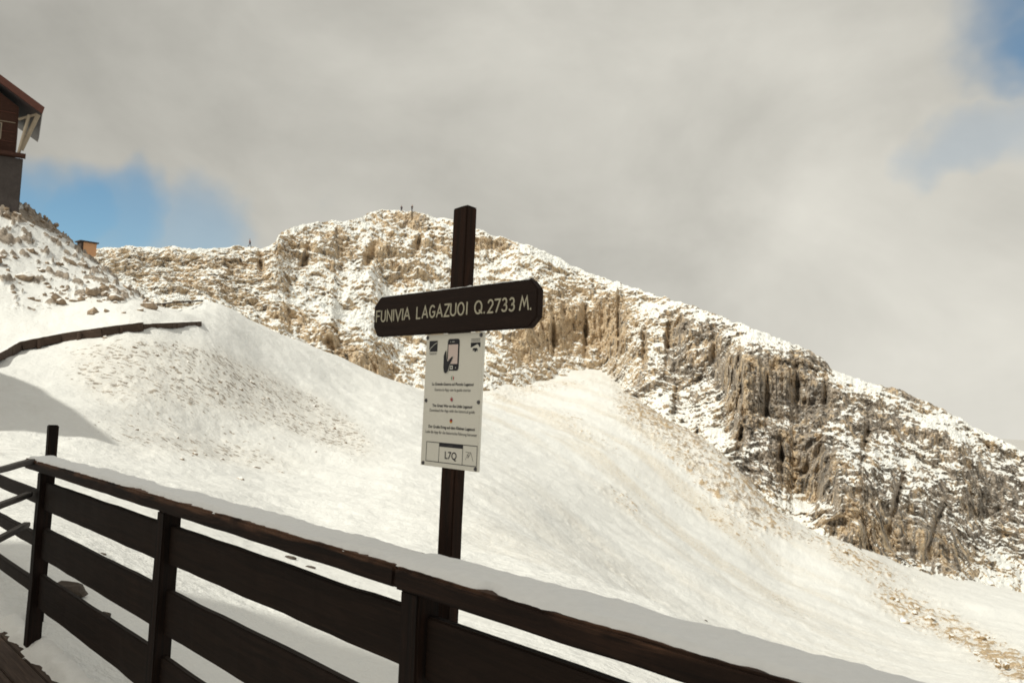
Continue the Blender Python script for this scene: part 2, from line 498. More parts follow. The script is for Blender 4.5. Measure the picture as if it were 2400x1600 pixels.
lump = np.clip(lh * 0.95 + lsl * 0.25 + lv * 0.85 + lf * 0.42, 0, 1.1) * near
band = gauss(tx, ty, [(25,490,60,16,12,1.0),(105,515,55,15,25,1.0),(150,545,25,8,40,.7),(225,585,40,9,20,.7)]) * (D > 60) * (D < 130)
# stripes of dust and grit running down the fall line
cdir = np.array([19.6, -45.0]) / math.hypot(19.6, 45.0)
al = T[..., 0] * cdir[0] + T[..., 1] * cdir[1]; ac = -T[..., 0] * cdir[1] + T[..., 1] * cdir[0]
S = np.stack([al / 30, ac / 3.2, T[..., 2] * 0 + 4.4], -1)
stripe = sstep(fbm(S, 1.0, 4, 0.6), 0.12, 0.75)
right = gauss(tx, ty, [(1450,1080,330,130,30,1.0),(1750,1300,420,130,30,.8),(1250,960,200,70,15,.9),(1200,1250,200,120,30,.4)])
dirt = np.clip(stripe * right, 0, 1)
rock = np.clip(0.95 * lump + 1.05 * sstep(band + 0.35 * e, .45, .8), 0, 1.2)
rock = rock + 0.24 * dirt * (D > 30) + 0.12 * sstep(slope, .15, .9) + 0.20 * np.clip(foot, 0, 1) * (1 + 0.8 * e) + 0.26 * hill
dust = np.clip(0.60 * np.clip(sstep(fbm(S, 1.6, 3, 0.5, 3.3), -0.25, 0.7) * right, 0, 1) + 0.30 * sstep(slope, .15, .9) + 0.25 * np.clip(foot, 0, 1) + 0.35 * np.clip(valley, 0, 1), 0, 1) * (D > 30)
speck = np.clip(0.95 * sstep(slope, .1, .9) + 0.95 * np.clip(foot, 0, 1) + 0.9 * np.clip(valley, 0, 1) + 0.6 * hill + 0.45 * dust, 0, 1) * near
tone = 0.5 - 0.45 * sstep(valley, .2, .9) + 0.45 * hill + 0.3 * sstep(slope, .2, .8) - 0.6 * dirt
TERR = link('snow_slope', grid_mesh('snow_slope', T, {'rock': rock, 'tone': tone, 'dust': dust, 'speck': speck}), M['slope'])
tag(TERR, kind='structure')
tpx, tpy = project(T.reshape(-1, 3)); TF = T.reshape(-1, 3); TD = D.reshape(-1)


def ground_at(px, py):
    """terrain point seen through this pixel of the 2352-wide frame (nearest surface)"""
    d2 = (tpx - px * K) ** 2 + (tpy - py * K) ** 2
    d2[TD < 4] = 1e9
    c = np.argpartition(d2, 6)[:6]
    c = c[d2[c] < max(30.0, d2[c].min() * 1.5)]
    return TF[c[np.argmin(TD[c])]].copy()


def ground_z(x, y):
    a, l = math.atan2(x, y), math.log(math.hypot(x, y))
    i = np.clip(np.searchsorted(LD, l), 1, len(LD) - 1); j = np.clip(np.searchsorted(AZ, a), 1, NC - 1)
    return float(T[i, j, 2])


# ------------------------------------------------------------------ mountain
RIDGE = [(-350,560,215),(0,580,212),(180,577,210),(235,568,206),(300,566,205),(340,572,205),(400,566,205),(440,573,205),(500,570,205),(560,562,205),
         (600,569,206),(632,558,208),(640,536,212),(670,522,218),(700,515,222),(740,509,226),(800,505,230),(830,499,233),(850,486,236),(880,478,240),(920,484,240),
         (960,488,240),(1000,497,240),(1030,502,240),(1090,522,240),(1140,542,240),(1190,557,240),(1260,582,240),(1340,620,238),(1400,642,234),(1500,674,224),
         (1600,707,212),(1700,742,200),(1780,772,192),(1850,800,188),(1895,826,186),(1912,850,186),(1960,867,186),(2050,891,186),(2150,932,186),(2250,986,186),
         (2300,1012,186),(2352,1036,187),(2450,1078,188),(2650,1140,190)]
BASE = [(-350,720,150),(0,720,150),(330,720,150),(470,722,150),(700,835,155),(960,945,160),(1100,960,166),(1250,925,188),(1380,900,203),(1440,960,176),
        (1560,1030,160),(1700,1165,128),(1800,1290,112),(1900,1310,116),(2000,1345,122),(2352,1425,150),(2650,1465,162)]
MX = np.arange(-330, 2640, 2.2)
ix = lambda L, k: np.interp(MX, [p[0] for p in L], [p[k] for p in L])
ridge_n = 3.0 * fbm(np.stack([MX / 22, MX * 0, MX * 0 + 9], -1), 1.0, 4, 0.6)
yr, dr, yb, db = ix(RIDGE, 1) + ridge_n, ix(RIDGE, 2), ix(BASE, 1), ix(BASE, 2)
NV = 250
V = np.linspace(0, 1, NV)[:, None]
GX = np.broadcast_to(MX, (NV, len(MX))).copy()
GY = yb + (yr - yb) * V
ROCKY = [(1290,740,90,75,0,.75),(1400,770,60,60,0,.6),(1210,800,60,50,0,.5),(1780,880,150,75,12,.95),(1560,770,35,65,0,.55),(1640,700,70,30,20,.35),(1620,770,50,40,0,.4),(1860,830,50,30,20,.3),
         (1830,1050,90,80,30,.8),(1480,850,35,60,10,.4),(1420,690,70,40,10,.4),(1720,1090,45,70,0,.45),(2030,1150,90,90,40,.45),(2130,1250,110,50,25,.75),(2000,960,50,60,30,.35),
         (2080,905,60,14,25,.85),(2170,940,60,12,25,.5),(2130,1000,110,22,18,.6),(2290,1170,90,110,40,.45),(2200,1090,90,60,30,.25),
         (1900,1130,110,70,35,.4),(1960,1240,90,35,25,.5),(1580,900,50,60,30,.3),(1700,960,50,60,10,.4),(680,560,45,35,10,.45),(760,545,50,30,20,.35),(790,590,40,40,40,.45),(925,500,70,22,8,.55),(895,575,38,38,30,.6),(940,640,50,50,20,.35),(1040,560,50,30,0,.2),(1135,560,48,15,8,.85),
         (560,600,60,35,-20,.40),(450,600,130,28,8,.30),(300,585,80,20,10,.25),(380,640,110,22,14,.45),(520,655,60,20,0,.25),(690,745,150,30,22,.55),(840,845,90,35,22,.8),(720,655,40,30,0,.1),(640,640,60,30,0,.25),(1000,780,90,70,0,.2)]
SNOWY = [(1000,700,100,50,10,.35),(760,690,90,40,10,.35),(1230,600,80,20,18,.5),(1350,655,70,18,18,.25),(870,700,60,60,0,.2),(1500,700,60,15,18,.25),(1180,650,60,40,20,.25),
         (1560,940,70,30,30,.3),(1640,1010,80,30,40,.3),(1480,780,30,30,0,.25),(1640,900,40,60,20,.25),(1930,860,40,14,20,.3),(1960,880,60,14,20,.5),(2090,970,80,20,20,.2),(1800,790,60,14,20,.3),(1950,1000,50,20,30,.2),(2060,1130,20,40,-20,.2)]
rk = gauss(GX, GY, ROCKY); sn = gauss(GX, GY, SNOWY)
P0 = at(GX * K, GY * K, np.broadcast_to(db + (dr - db) * V, GX.shape))
cl = np.clip(1.15 * rk - 0.5 * sn + 0.45 * fbm(P0, (9, 9, 4.0), 3, 0.5, 2.0), 0, 1)
wgt = 1.0 - 0.90 * cl
wgt += 0.6 * sstep(V, 0.86, 1.0) * (MX > 1100)
g = np.cumsum(wgt, 0) - wgt; g /= g[-1]
MD = db + (dr - db) * g
rows_back = 26
vb = (np.arange(1, rows_back + 1) / rows_back)[:, None]
MP = at(GX * K, GY * K, MD)
topP = MP[-1]
dirh = topP[:, :2] - EYE[:2]; dirh = dirh / np.linalg.norm(dirh, axis=1, keepdims=True)
back = np.concatenate([topP[None, :, :2] + dirh[None] * (vb[..., None] ** 1.3 * 70), topP[None, :, 2:] - (vb ** 1.1 * 34)[..., None]], -1)
MP = np.concatenate([MP, back], 0)
Vf = np.concatenate([np.broadcast_to(V, GX.shape), 1 + np.broadcast_to(vb, (rows_back, len(MX)))], 0)
pad = lambda A: np.concatenate([A, np.repeat(A[-1:], rows_back, 0)], 0)
rk, sn, cl = pad(rk), pad(sn), pad(cl)
rad = MP - EYE; rad[..., 2] = 0; rad /= np.linalg.norm(rad, axis=-1, keepdims=True)
Q = MP.copy()
calm = 1 - 0.7 * sstep(Vf, 0.93, 1.0) * (1 - sstep(Vf, 1.0, 1.12))
footc = 0.35 + 0.65 * sstep(Vf, 0.0, 0.15)
d1 = 3.6 * fbm(Q, (15, 15, 30), 3, 0.5, 0.3)
fl = ridged(Q, (4.6, 4.6, 16), 4, 3.0) - 0.8
d2 = (0.5 + 1.0 * cl) * fl + 0.8 * cl * (ridged(Q, (2.0, 2.0, 13), 3, 13.0) - 0.7)
d3 = 0.95 * fbm(Q, (2.6, 2.6, 2.4), 5, 0.62, 8.0)
zs = Q[..., 2] + 2.2 * fbm(Q, 17.0, 2, 0.5, 5.0) + 0.10 * Q[..., 0]
saw = np.abs(((zs / 3.6) % 1.0) - 0.75) * 1.6 + 0.5 * np.abs(((zs / 1.5) % 1.0) - 0.7)
d4 = 0.45 * (0.5 + cl) * (saw - 0.7) * sstep(fbm(Q, 12.0, 2, 0.5, 21.0), -0.5, 0.4)
d5 = 0.16 * fbm(Q, 0.75, 3, 0.6, 77.0)
CREV = [(1535,790,6,50,4),(1552,930,7,40,2),(1640,800,6,45,0),(1700,860,5,60,-4),(1762,905,6,60,2),(1832,890,6,60,-3),(1897,905,8,70,0),(1700,1010,8,55,10),
        (1795,1060,7,50,0),(1880,1090,7,60,5),(1990,1010,9,55,8),(2060,1150,7,60,15),(1480,800,6,50,0),(1420,740,4,50,0),(1345,760,4,50,0),(1270,770,4,40,0),(2150,1210,7,50,20),(1600,1000,7,40,10),
        (850,590,10,40,25),(700,600,8,30,20),(960,560,8,26,10),(600,610,7,25,-10)]
BUTT = [(1780,880,110,75,8,3.2),(1300,750,90,60,0,2.2),(1590,780,50,60,0,2.6),(1830,1060,70,60,20,2.4),(2020,1150,60,80,30,2.6),(1500,900,40,60,10,2.0),(910,575,45,35,20,2.2),(760,560,60,35,10,2.0),(2180,1100,60,60,20,2.0),(500,600,60,30,0,1.6)]
crev = pad(gauss(GX, GY, [(x, y, rx, ry, ro, 1.0) for x, y, rx, ry, ro in CREV]))
butt = pad(gauss(GX, GY, BUTT))
wob = 1 + 0.5 * fbm(Q, 5.0, 2, 0.5, 19.0)
rk = rk + 0.5 * np.clip(crev, 0, 1)
disp = (butt * wob - 3.6 * crev * wob) * calm + (d1 * footc + d2 + d4) * calm + d3 * (0.45 + 0.55 * calm) + d5
MP = MP - rad * disp[..., None]
MP[..., 2] += (0.30 * d3 + 0.35 * fbm(Q, 5.0, 3, 0.55, 31.0)) * (0.4 + 0.6 * calm)
Nm = grid_normals(MP)
if Nm[..., 2].mean() < 0: Nm = -Nm
slope_n = Nm[..., 2]
cav = ridged(Q, (1.5, 1.5, 2.2), 3, 44.0)
S1 = slope_n + 0.30 * fbm(Q, (1.7, 1.7, 1.4), 4, 0.7, 61.0) + 0.26 * fbm(Q, (0.8, 0.8, 0.7), 2, 0.6, 55.0) + 0.24 * fbm(Q, 7.0, 3, 0.5, 71.0) + 0.50 * sn - 1.0 * rk
S1 = S1 + 0.07 * sstep(Vf, 0.86, 0.98) * (Q[..., 0] > 0) - 0.11 * sstep(Q[..., 0], 25, 60)
mrock = sstep(-S1, -0.60, -0.10)
gx, gy = pad(GX), pad(GY)
ochre = gauss(gx, gy, [(1300,760,170,110,0,1.0),(1180,830,120,50,0,.8),(760,780,200,60,20,.9),(860,850,90,40,20,.8),(900,570,120,80,0,.35)])
darkr = gauss(gx, gy, [(1830,960,180,160,20,.45),(1560,850,80,130,10,.35),(2150,1120,200,160,25,.45),(2330,1150,90,150,30,.35),(1720,1080,70,90,0,.5)])
mtone = 0.42 - 0.22 * sstep(-Q[..., 0], -30, 10) - 0.55 * ochre + 0.62 * darkr + 0.15 * fbm(Q, 9.0, 3, 0.5, 91.0)
MOUNT = link('mountain', grid_mesh('mountain', MP, {'rock': mrock, 'tone': mtone}, False), M['mountain'])
tag(MOUNT, kind='structure')
mpx, mpy = project(MP[:NV].reshape(-1, 3)); MF = MP[:NV].reshape(-1, 3)


def ridge_top(px):
    c = np.abs(mpx - px * K) < 6
    i = np.where(c)[0]
    return MF[i[np.argmin(mpy[i])]].copy()


# valley floor far below, out to the horizon
bm = bmesh.new()
bmesh.ops.create_circle(bm, cap_ends=True, radius=30000, segments=64)
me = bpy.data.meshes.new('valley_floor'); bm.to_mesh(me); bm.free()
o = link('valley_floor', me, m_plain('far_snowy_valley', (0.52, 0.50, 0.47), 0.9, 0.002, 0.15)); o.location = (0, 0, -320)
tag(o, kind='structure')

# ------------------------------------------------------------------ mesh helpers
class MB:
    def __init__(self): self.v = []; self.f = []
    def add(self, v, f):
        b = len(self.v); self.v += [tuple(p) for p in v]; self.f += [tuple(b + i for i in q) for q in f]
    def box(self, x0, x1, y0, y1, z0, z1, c=0.0):
        if c <= 0:
            self.add([(x0,y0,z0),(x1,y0,z0),(x1,y1,z0),(x0,y1,z0),(x0,y0,z1),(x1,y0,z1),(x1,y1,z1),(x0,y1,z1)],
                     [(0,3,2,1),(4,5,6,7),(0,1,5,4),(1,2,6,5),(2,3,7,6),(3,0,4,7)]); return
        bm = bmesh.new(); bmesh.ops.create_cube(bm, size=1.0)
        for v in bm.verts:
            v.co = ((x0+x1)/2 + v.co.x*(x1-x0), (y0+y1)/2 + v.co.y*(y1-y0), (z0+z1)/2 + v.co.z*(z1-z0))
        bmesh.ops.bevel(bm, geom=bm.edges[:], offset=c, segments=2, affect='EDGES')
        bm.verts.index_update()
        self.add([v.co[:] for v in bm.verts], [[v.index for v in f.verts] for f in bm.faces]); bm.free()
    def prism(self, poly, y0, y1):
        """poly: (x, z) outline, extruded along y"""
        n = len(poly)
        self.add([(x, y0, z) for x, z in poly] + [(x, y1, z) for x, z in poly],
                 [tuple(range(n)), tuple(range(2*n-1, n-1, -1))] + [(i, i+n, (i+1) % n + n, (i+1) % n) for i in range(n)])
    def tube(self, a, b, r, n=10, r2=None):
        a, b = Vector(a), Vector(b); d = (b - a).normalized()
        u = d.orthogonal().normalized(); w_ = d.cross(u); r2 = r if r2 is None else r2
        vs = [a + r*(math.cos(2*math.pi*i/n)*u + math.sin(2*math.pi*i/n)*w_) for i in range(n)] + \
             [b + r2*(math.cos(2*math.pi*i/n)*u + math.sin(2*math.pi*i/n)*w_) for i in range(n)]
        self.add(vs, [tuple(range(n-1, -1, -1)), tuple(range(n, 2*n))] + [(i, (i+1) % n, (i+1) % n + n, i+n) for i in range(n)])
    def mesh(self, name):
        me = bpy.data.meshes.new(name); me.from_pydata(self.v, [], self.f)
        bm = bmesh.new(); bm.from_mesh(me); bmesh.ops.recalc_face_normals(bm, faces=bm.faces[:]); bm.to_mesh(me); bm.free()
        return me
    def build(self, name, mat, parent=None): return link(name, self.mesh(name), mat, parent)


def beam(name, mat, parent, x0, x1, y0, y1, z0, z1, c=0.006, axis=0, cuts=14, wob=0.0025):
    """a sawn timber with softened edges and slightly uneven faces"""
    m = MB(); m.box(x0, x1, y0, y1, z0, z1, c)
    me = m.mesh(name)
    bm = bmesh.new(); bm.from_mesh(me)
    L = [e for e in bm.edges if abs((e.verts[0].co - e.verts[1].co)[axis]) > 0.6 * ((x1-x0, y1-y0, z1-z0)[axis])]
    bmesh.ops.subdivide_edges(bm, edges=L, cuts=cuts, use_grid_fill=True)
    s = random.uniform(0, 90)
    co = np.array([v.co[:] for v in bm.verts])
    for k in range(3):
        nz = perlin(co * np.array([4.0, 4.0, 4.0]) + s + 13 * k) * wob
        if k == axis: nz *= 0.3
        for v, d in zip(bm.verts, nz): v.co[k] += float(d)
    bm.to_mesh(me); bm.free()
    for p in me.polygons: p.use_smooth = False
    return link(name, me, mat, parent)


# frame of the fence: local x runs along it to the right, local y points away from the deck
FN = np.array([math.cos(FENCE_YAW), math.sin(FENCE_YAW), 0.0]); FT = np.array([math.sin(FENCE_YAW), -math.cos(FENCE_YAW), 0.0])
FROT = math.atan2(FT[1], FT[0])


def fl_(t, d, z=0.0):
    return tuple(FT * t + FN * d + np.array([0, 0, z]))


# ------------------------------------------------------------------ deck and fence
DF = 1.40
deck = empty('deck', fl_(-3.0, DF), FROT); tag(deck, kind='structure')
for i in range(26):
    y1 = 0.10 - i * 0.145
    beam('plank', M['plank'], deck, -6.4, 4.6, y1 - 0.139, y1, -0.05, -0.002 + random.uniform(-.003, .003), 0.004, 0, 6, 0.002)
# trodden snow on the deck: an uneven sheet with thin patches
nx, ny = 460, 170
gxx, gyy = np.meshgrid(np.linspace(-6.4, 4.6, nx), np.linspace(-3.6, 0.11, ny))
SP = np.stack([gxx, gyy, gxx * 0], -1)
SP[..., 2] = 0.012 + 0.020 * fbm(SP, 0.55, 4, 0.55, 2.0) + 0.008 * fbm(SP, 0.07, 3, 0.6, 8.0) + 0.05 * sstep(gyy, -0.18, 0.08) * (0.6 + 0.5 * fbm(SP, 0.5, 2)) + 0.022 * fbm(SP, 0.22, 3, 0.55, 4.0) * sstep(-gxx, 1.5, 2.2) - 0.052 * sstep(-gxx, 1.7, 2.2) * sstep(-gyy + 0.12 * fbm(SP, 0.35, 3, 0.5, 6.0), -0.06, 0.02)
ds = link('deck_snow', grid_mesh('deck_snow', SP, {}), M['snow'])
ds.location = fl_(-3.0, DF); ds.rotation_euler = (0, 0, FROT); tag(ds, kind='structure')

fence = empty('fence', fl_(0, DF), FROT)
tag(fence, 'dark brown wooden terrace fence with three wide boards per bay and a broad handrail', 'fence')
FPOST = [-5.88, -3.864, -2.005, -0.05]
for t in FPOST:
    beam('post', M['fence_z'], fence, t, t + 0.083, 0.0, 0.075, 0.015, 1.045, 0.006, 2, 10, 0.003)
ZB = [(0.985, 0.822), (0.718, 0.540), (0.446, 0.252)]
for i in range(3):
    for zt, zb in ZB:
        j = lambda: random.uniform(-.004, .004)
        beam('board', M['fence_x'], fence, FPOST[i] + 0.083 + 0.002, FPOST[i + 1] - 0.002, 0.032 + j(), 0.060 + j(), zb + j(), zt + j(), 0.004, 0, 16, 0.004)
for k, (t0, t1, dz) in enumerate(((-6.165, -2.03, 0.0), (-2.027, 0.6, -0.004))):
    beam('handrail', M['rail'], fence, t0, t1, -0.012, 0.175, 1.046 + dz, 1.106 + dz, 0.007, 0, 40, 0.003)
# narrow rails that carry the fence on past its corner post
FP2 = -8.4
beam('post', M['fence_z'], fence, FP2, FP2 + 0.08, 0.0, 0.075, -0.3, 1.05, 0.006, 2, 10, 0.003)
for zc in (0.885, 0.63, 0.36):
    beam('rail', M['fence_x'], fence, FP2 + 0.08, FPOST[0] - 0.002, 0.02, 0.06, zc - 0.038, zc + 0.038, 0.004, 0, 12, 0.003)

# snow lying along the handrail
nx, ny = 420, 14
u = np.linspace(-6.15, 0.58, nx); vv = np.linspace(0, 1, ny)
gu, gv = np.meshgrid(u, vv)
edge = 0.008 * fbm(np.stack([gu * 14, gu * 0 + 1, gu * 0], -1), 1.0, 4, 0.65)
near_e = edge + 0.022 * sstep(fbm(np.stack([gu * 2.6, gu * 0 + 3, gu * 0], -1), 1.0, 4, 0.6), 0.30, 0.62); far_e = 0.172 + 0.006 * fbm(np.stack([gu * 6, gu * 0 + 7, gu * 0], -1), 1.0, 3)
yy = near_e + (far_e - near_e) * gv
prof = np.minimum(1, np.minimum(gv, 1 - gv) / 0.10) ** 0.5
hh = (0.015 + 0.010 * fbm(np.stack([gu * 2.5, gv, gu * 0], -1), 1.0, 3) + 0.004 * fbm(np.stack([gu * 18, gv * 3, gu * 0], -1), 1.0, 3)) * prof
rs = link('rail_snow', grid_mesh('rail_snow', np.stack([gu, yy, 1.1035 + hh - 0.002 * (1 - prof)], -1), {}), M['rail_snow'])
rs.location = fl_(0, DF); rs.rotation_euler = (0, 0, FROT)
tag(rs, 'thin grey layer of frozen snow lying along the top of the wooden handrail', 'snow')

# short stub post behind the corner, and the pale side railing that meets it
stub = empty('stub_post', fl_(-6.62, 1.62), FROT)
tag(stub, 'short dark square post standing up behind the left end of the handrail', 'post')
beam('shaft', M['fence_z'], stub, -0.03, 0.033, 0.0, 0.062, -0.3, 1.30, 0.006, 2, 8, 0.003)
side_ = empty('side_railing', (-2.92, 5.42, 0.0), math.atan2(-0.966, 0.259))
tag(side_, 'pale grey three bar railing reaching the fence corner post from the left frame edge', 'railing')
for zc in (1.05, 0.85, 0.665):
    beam('rail', M['greywood'], side_, 0.0, 2.4, -0.02, 0.02, zc + 0.034, zc + 0.064, 0.004, 0, 8, 0.003)
beam('post', M['greywood'], side_, 2.3, 2.37, 0.022, 0.09, 0.0, 1.12, 0.005, 2, 6, 0.003)

# ------------------------------------------------------------------ sign
DS = 1.72                                                # front plane of the board
sign = empty('signpost', fl_(0, DS, 0), FROT)
tag(sign, 'dark wooden signpost with an angled name board and a white information panel below', 'signpost')
PX0 = -2.312
m = MB()
a, b, zt = 0.074, 0.044, 2.207
x0, x1, y0, y1 = PX0, PX0 + a, 0.030, 0.030 + b
post = beam('post', M['sign_post'], sign, x0, x1, y0, y1, -0.9, zt, 0.004, 2, 26, 0.002)
m.add([(x0+.001,y0+.001,zt-.001),(x1-.001,y0+.001,zt-.001),(x1-.001,y1-.001,zt-.001),(x0+.001,y1-.001,zt-.001),((x0+x1)/2-.012,(y0+y1)/2,zt+.010),((x0+x1)/2+.012,(y0+y1)/2,zt+.010)],
      [(0,1,5,4),(1,2,5),(2,3,4,5),(3,0,4),(3,2,1,0)])
m.build('post_cap', M['sign_post'], sign)
# name board with cut corners
L0, L1, B0, B1, ch = -2.722, -1.850, 1.55 + 0.236, 1.55 + 0.380, 0.034
bm = bmesh.new()
out = [(L0, B0+ch*1.05), (L0+ch*.75, B0), (L1-ch, B0), (L1, B0+ch*.9), (L1, B1-ch*.9), (L1-ch, B1), (L0+ch*1.1, B1), (L0, B1-ch*.9)]
fr = [bm.verts.new((x, 0.0, z)) for x, z in out]; bk = [bm.verts.new((x, 0.028, z)) for x, z in out]
ff = bm.faces.new(fr); bm.faces.new(bk[::-1])
for i in range(8): bm.faces.new((fr[i], bk[i], bk[(i+1) % 8], fr[(i+1) % 8]))
bmesh.ops.recalc_face_normals(bm, faces=bm.faces[:])
bmesh.ops.bevel(bm, geom=[e for e in bm.edges], offset=0.004, segments=2, affect='EDGES')
me = bpy.data.meshes.new('name_board'); bm.to_mesh(me); bm.free()
board = link('name_board', me, M['sign_wood'], sign)
# a trace of snow on the board's upper edge
nx = 160
gu, gv = np.meshgrid(np.linspace(L0 + 0.05, L1 - 0.04, nx), np.linspace(0, 1, 7))
pr = np.clip(np.minimum(gv, 1 - gv) / 0.3, 0, 1) ** 0.5
sh = np.clip(0.0035 + 0.004 * fbm(np.stack([gu * 22, gv, gu * 0], -1), 1.0, 3), 0.0003, 0.01) * pr
snb = link('board_snow', grid_mesh('board_snow', np.stack([gu, 0.003 + 0.022 * gv, B1 - 0.001 + sh], -1), {}), M['rail_snow'])
snb.location = fl_(0, DS); snb.rotation_euler = (0, 0, FROT)
tag(snb, 'thin line of snow on the top edge of the dark name board', 'snow')


# hand cut letters: strokes in a unit cell (x 0..1, y 0..1)
def arc(cx, cy, rx, ry, a0, a1, n=14):
    return [(cx + rx*math.cos(R(a0 + (a1-a0)*i/n)), cy + ry*math.sin(R(a0 + (a1-a0)*i/n))) for i in range(n+1)]


GL = {
 'F': [[(0,0),(0,1),(1,1)],[(0,.52),(.8,.52)]],
 'U': [[(0,1),(0,.32)] + arc(.5,.32,.5,.32,180,360) + [(1,1)]],
 'N': [[(0,0),(0,1),(1,0),(1,1)]],
 'I': [[(.5,0),(.5,1)]],
 'V': [[(0,1),(.5,0),(1,1)]],
 'A': [[(0,0),(.5,1),(1,0)],[(.2,.33),(.8,.33)]],
 'L': [[(0,1),(0,0),(1,0)]],
 'G': [arc(.5,.5,.5,.5,45,330) + [(.95,.45),(.55,.45)]],
 'Z': [[(0,1),(1,1),(0,0),(1,0)]],
 'O': [arc(.5,.5,.5,.5,90,450,24)],
 'Q': [arc(.47,.5,.47,.5,90,450,24),[(.62,.25),(1,0)]],
 '.': [[(.45,.02),(.55,.02)]],
 '2': [arc(.5,.72,.46,.28,165,-20) + [(.05,0),(1,0)]],
 '7': [[(0,1),(1,1),(.3,0)]],
 '3': [arc(.45,.75,.42,.25,150,-80) + arc(.45,.27,.5,.27,80,-150)],
 'M': [[(0,0),(.25,1),(.52,.35),(.8,1),(1,0)]],
}


def stroke(mb, pts, hw, y, d):
    """flat ribbon with round ends, standing proud of the board by d"""
    P = [Vector((p[0], p[1])) for p in pts]
    n = len(P); Lf, Rt = [], []
    for i in range(n):
        t0 = (P[i] - P[i-1]).normalized() if i else (P[1] - P[0]).normalized()
        t1 = (P[i+1] - P[i]).normalized() if i < n-1 else t0
        t = (t0 + t1)
        t = t.normalized() if t.length > 1e-4 else t0
        nn = Vector((-t.y, t.x)); k = hw / max(0.45, nn.dot(Vector((-t0.y, t0.x))))
        Lf.append(P[i] + nn*k); Rt.append(P[i] - nn*k)
    e0 = (P[1]-P[0]).normalized(); e1 = (P[-1]-P[-2]).normalized()
    poly = Lf + [P[-1] + hw*e1*.8] + Rt[::-1] + [P[0] - hw*e0*.8]
    m_ = len(poly)
    vs = [(p.x, y - d, p.y) for p in poly] + [(p.x, y + 0.001, p.y) for p in poly]
    fs = []
    for i in range(n-1): fs.append((i, i+1, 2*n - (i+1), 2*n + 1 - i - 1 + 0) if False else (i, i+1, m_ - 1 - (i+1) - 0, m_ - 1 - i - 0) if False else None)
    fs = []
    idxL = lambda i: i
    idxR = lambda i: n + 1 + (n - 1 - i)
    for i in range(n-1): fs.append((idxL(i), idxL(i+1), idxR(i+1), idxR(i)))
    fs.append((idxL(n-1), n, idxR(n-1))); fs.append((idxR(0), m_ - 1, idxL(0)))
    for i in range(m_): fs.append((i, (i+1) % m_, (i+1) % m_ + m_, i + m_))
    mb.add(vs, fs)


WORDS = [[('F',-2.703,-2.680),('U',-2.670,-2.645),('N',-2.632,-2.604),('I',-2.594,-2.589),('V',-2.580,-2.546),('I',-2.538,-2.533),('A',-2.526,-2.492)],
         [('L',-2.450,-2.430),('A',-2.418,-2.387),('G',-2.375,-2.346),('A',-2.336,-2.305),('Z',-2.293,-2.268),('U',-2.260,-2.233),('O',-2.222,-2.191),('I',-2.178,-2.173)],
         [('Q',-2.135,-2.099),('.',-2.092,-2.084)],
         [('2',-2.071,-2.047),('7',-2.038,-2.014),('3',-2.004,-1.981),('3',-1.970,-1.947)],
         [('M',-1.923,-1.885),('.',-1.879,-1.871)]]
for wd in WORDS:
    mb = MB()
    for chx, xa_, xb_ in wd:
        for s in GL[chx]:
            if chx in 'I': pts = [((xa_+xb_)/2, p[1]) for p in s]
            else: pts = [(xa_ + p[0]*(xb_-xa_), p[1]) for p in s]
            jz = random.uniform(-.0006, .0006)
            pts = [(x + random.uniform(-.0003, .0003), 1.55 + 0.290 + 0.0385*y + jz) for x, y in pts]
            stroke(mb, pts, 0.0027 if chx != '.' else 0.0036, -0.0002, 0.0012)
    mb.build('lettering', M['letter'], board)

# information panel
p0, p1, q0, q1 = -2.412, -2.110, 1.55 - 0.2035, 1.55 + 0.2335
PY = 0.018
m = MB(); m.box(p0, p1, PY, PY + 0.010, q0, q1, 0.0012)
panel = m.build('information_panel', M['panel'], sign)
panel['label'] = 'white printed information panel with a hand holding a phone and three languages'


def Z(z): return 1.55 + z


def flat(name, polys, mat, lift=0.0008):
    """print on the panel: thin raised shapes"""
    mb = MB()
    for poly in polys:
        bmx = bmesh.new()
        vs = [bmx.verts.new((x, PY - lift, Z(z))) for x, z in poly]
        bmx.faces.new(vs); bmesh.ops.triangulate(bmx, faces=bmx.faces[:])
        bmx.verts.index_update()
        mb.add([v.co[:] for v in bmx.verts], [[v.index for v in f.verts] for f in bmx.faces]); bmx.free()
    return mb.build(name, mat, panel)


def rect(xa_, xb_, za, zb): return [(xa_, za), (xb_, za), (xb_, zb), (xa_, zb)]


def rrect(xa_, xb_, za, zb, r):
    return arc(xb_-r, zb-r, r, r, 0, 90, 6) + arc(xa_+r, zb-r, r, r, 90, 180, 6) + arc(xa_+r, za+r, r, r, 180, 270, 6) + arc(xb_-r, za+r, r, r, 270, 360, 6)


def line(a_, b_, wd):
    d = Vector((b_[0]-a_[0], b_[1]-a_[1])).normalized(); n = Vector((-d.y, d.x))*wd/2
    return [(a_[0]+n.x, a_[1]+n.y), (a_[0]-n.x, a_[1]-n.y), (b_[0]-n.x, b_[1]-n.y), (b_[0]+n.x, b_[1]+n.y)]


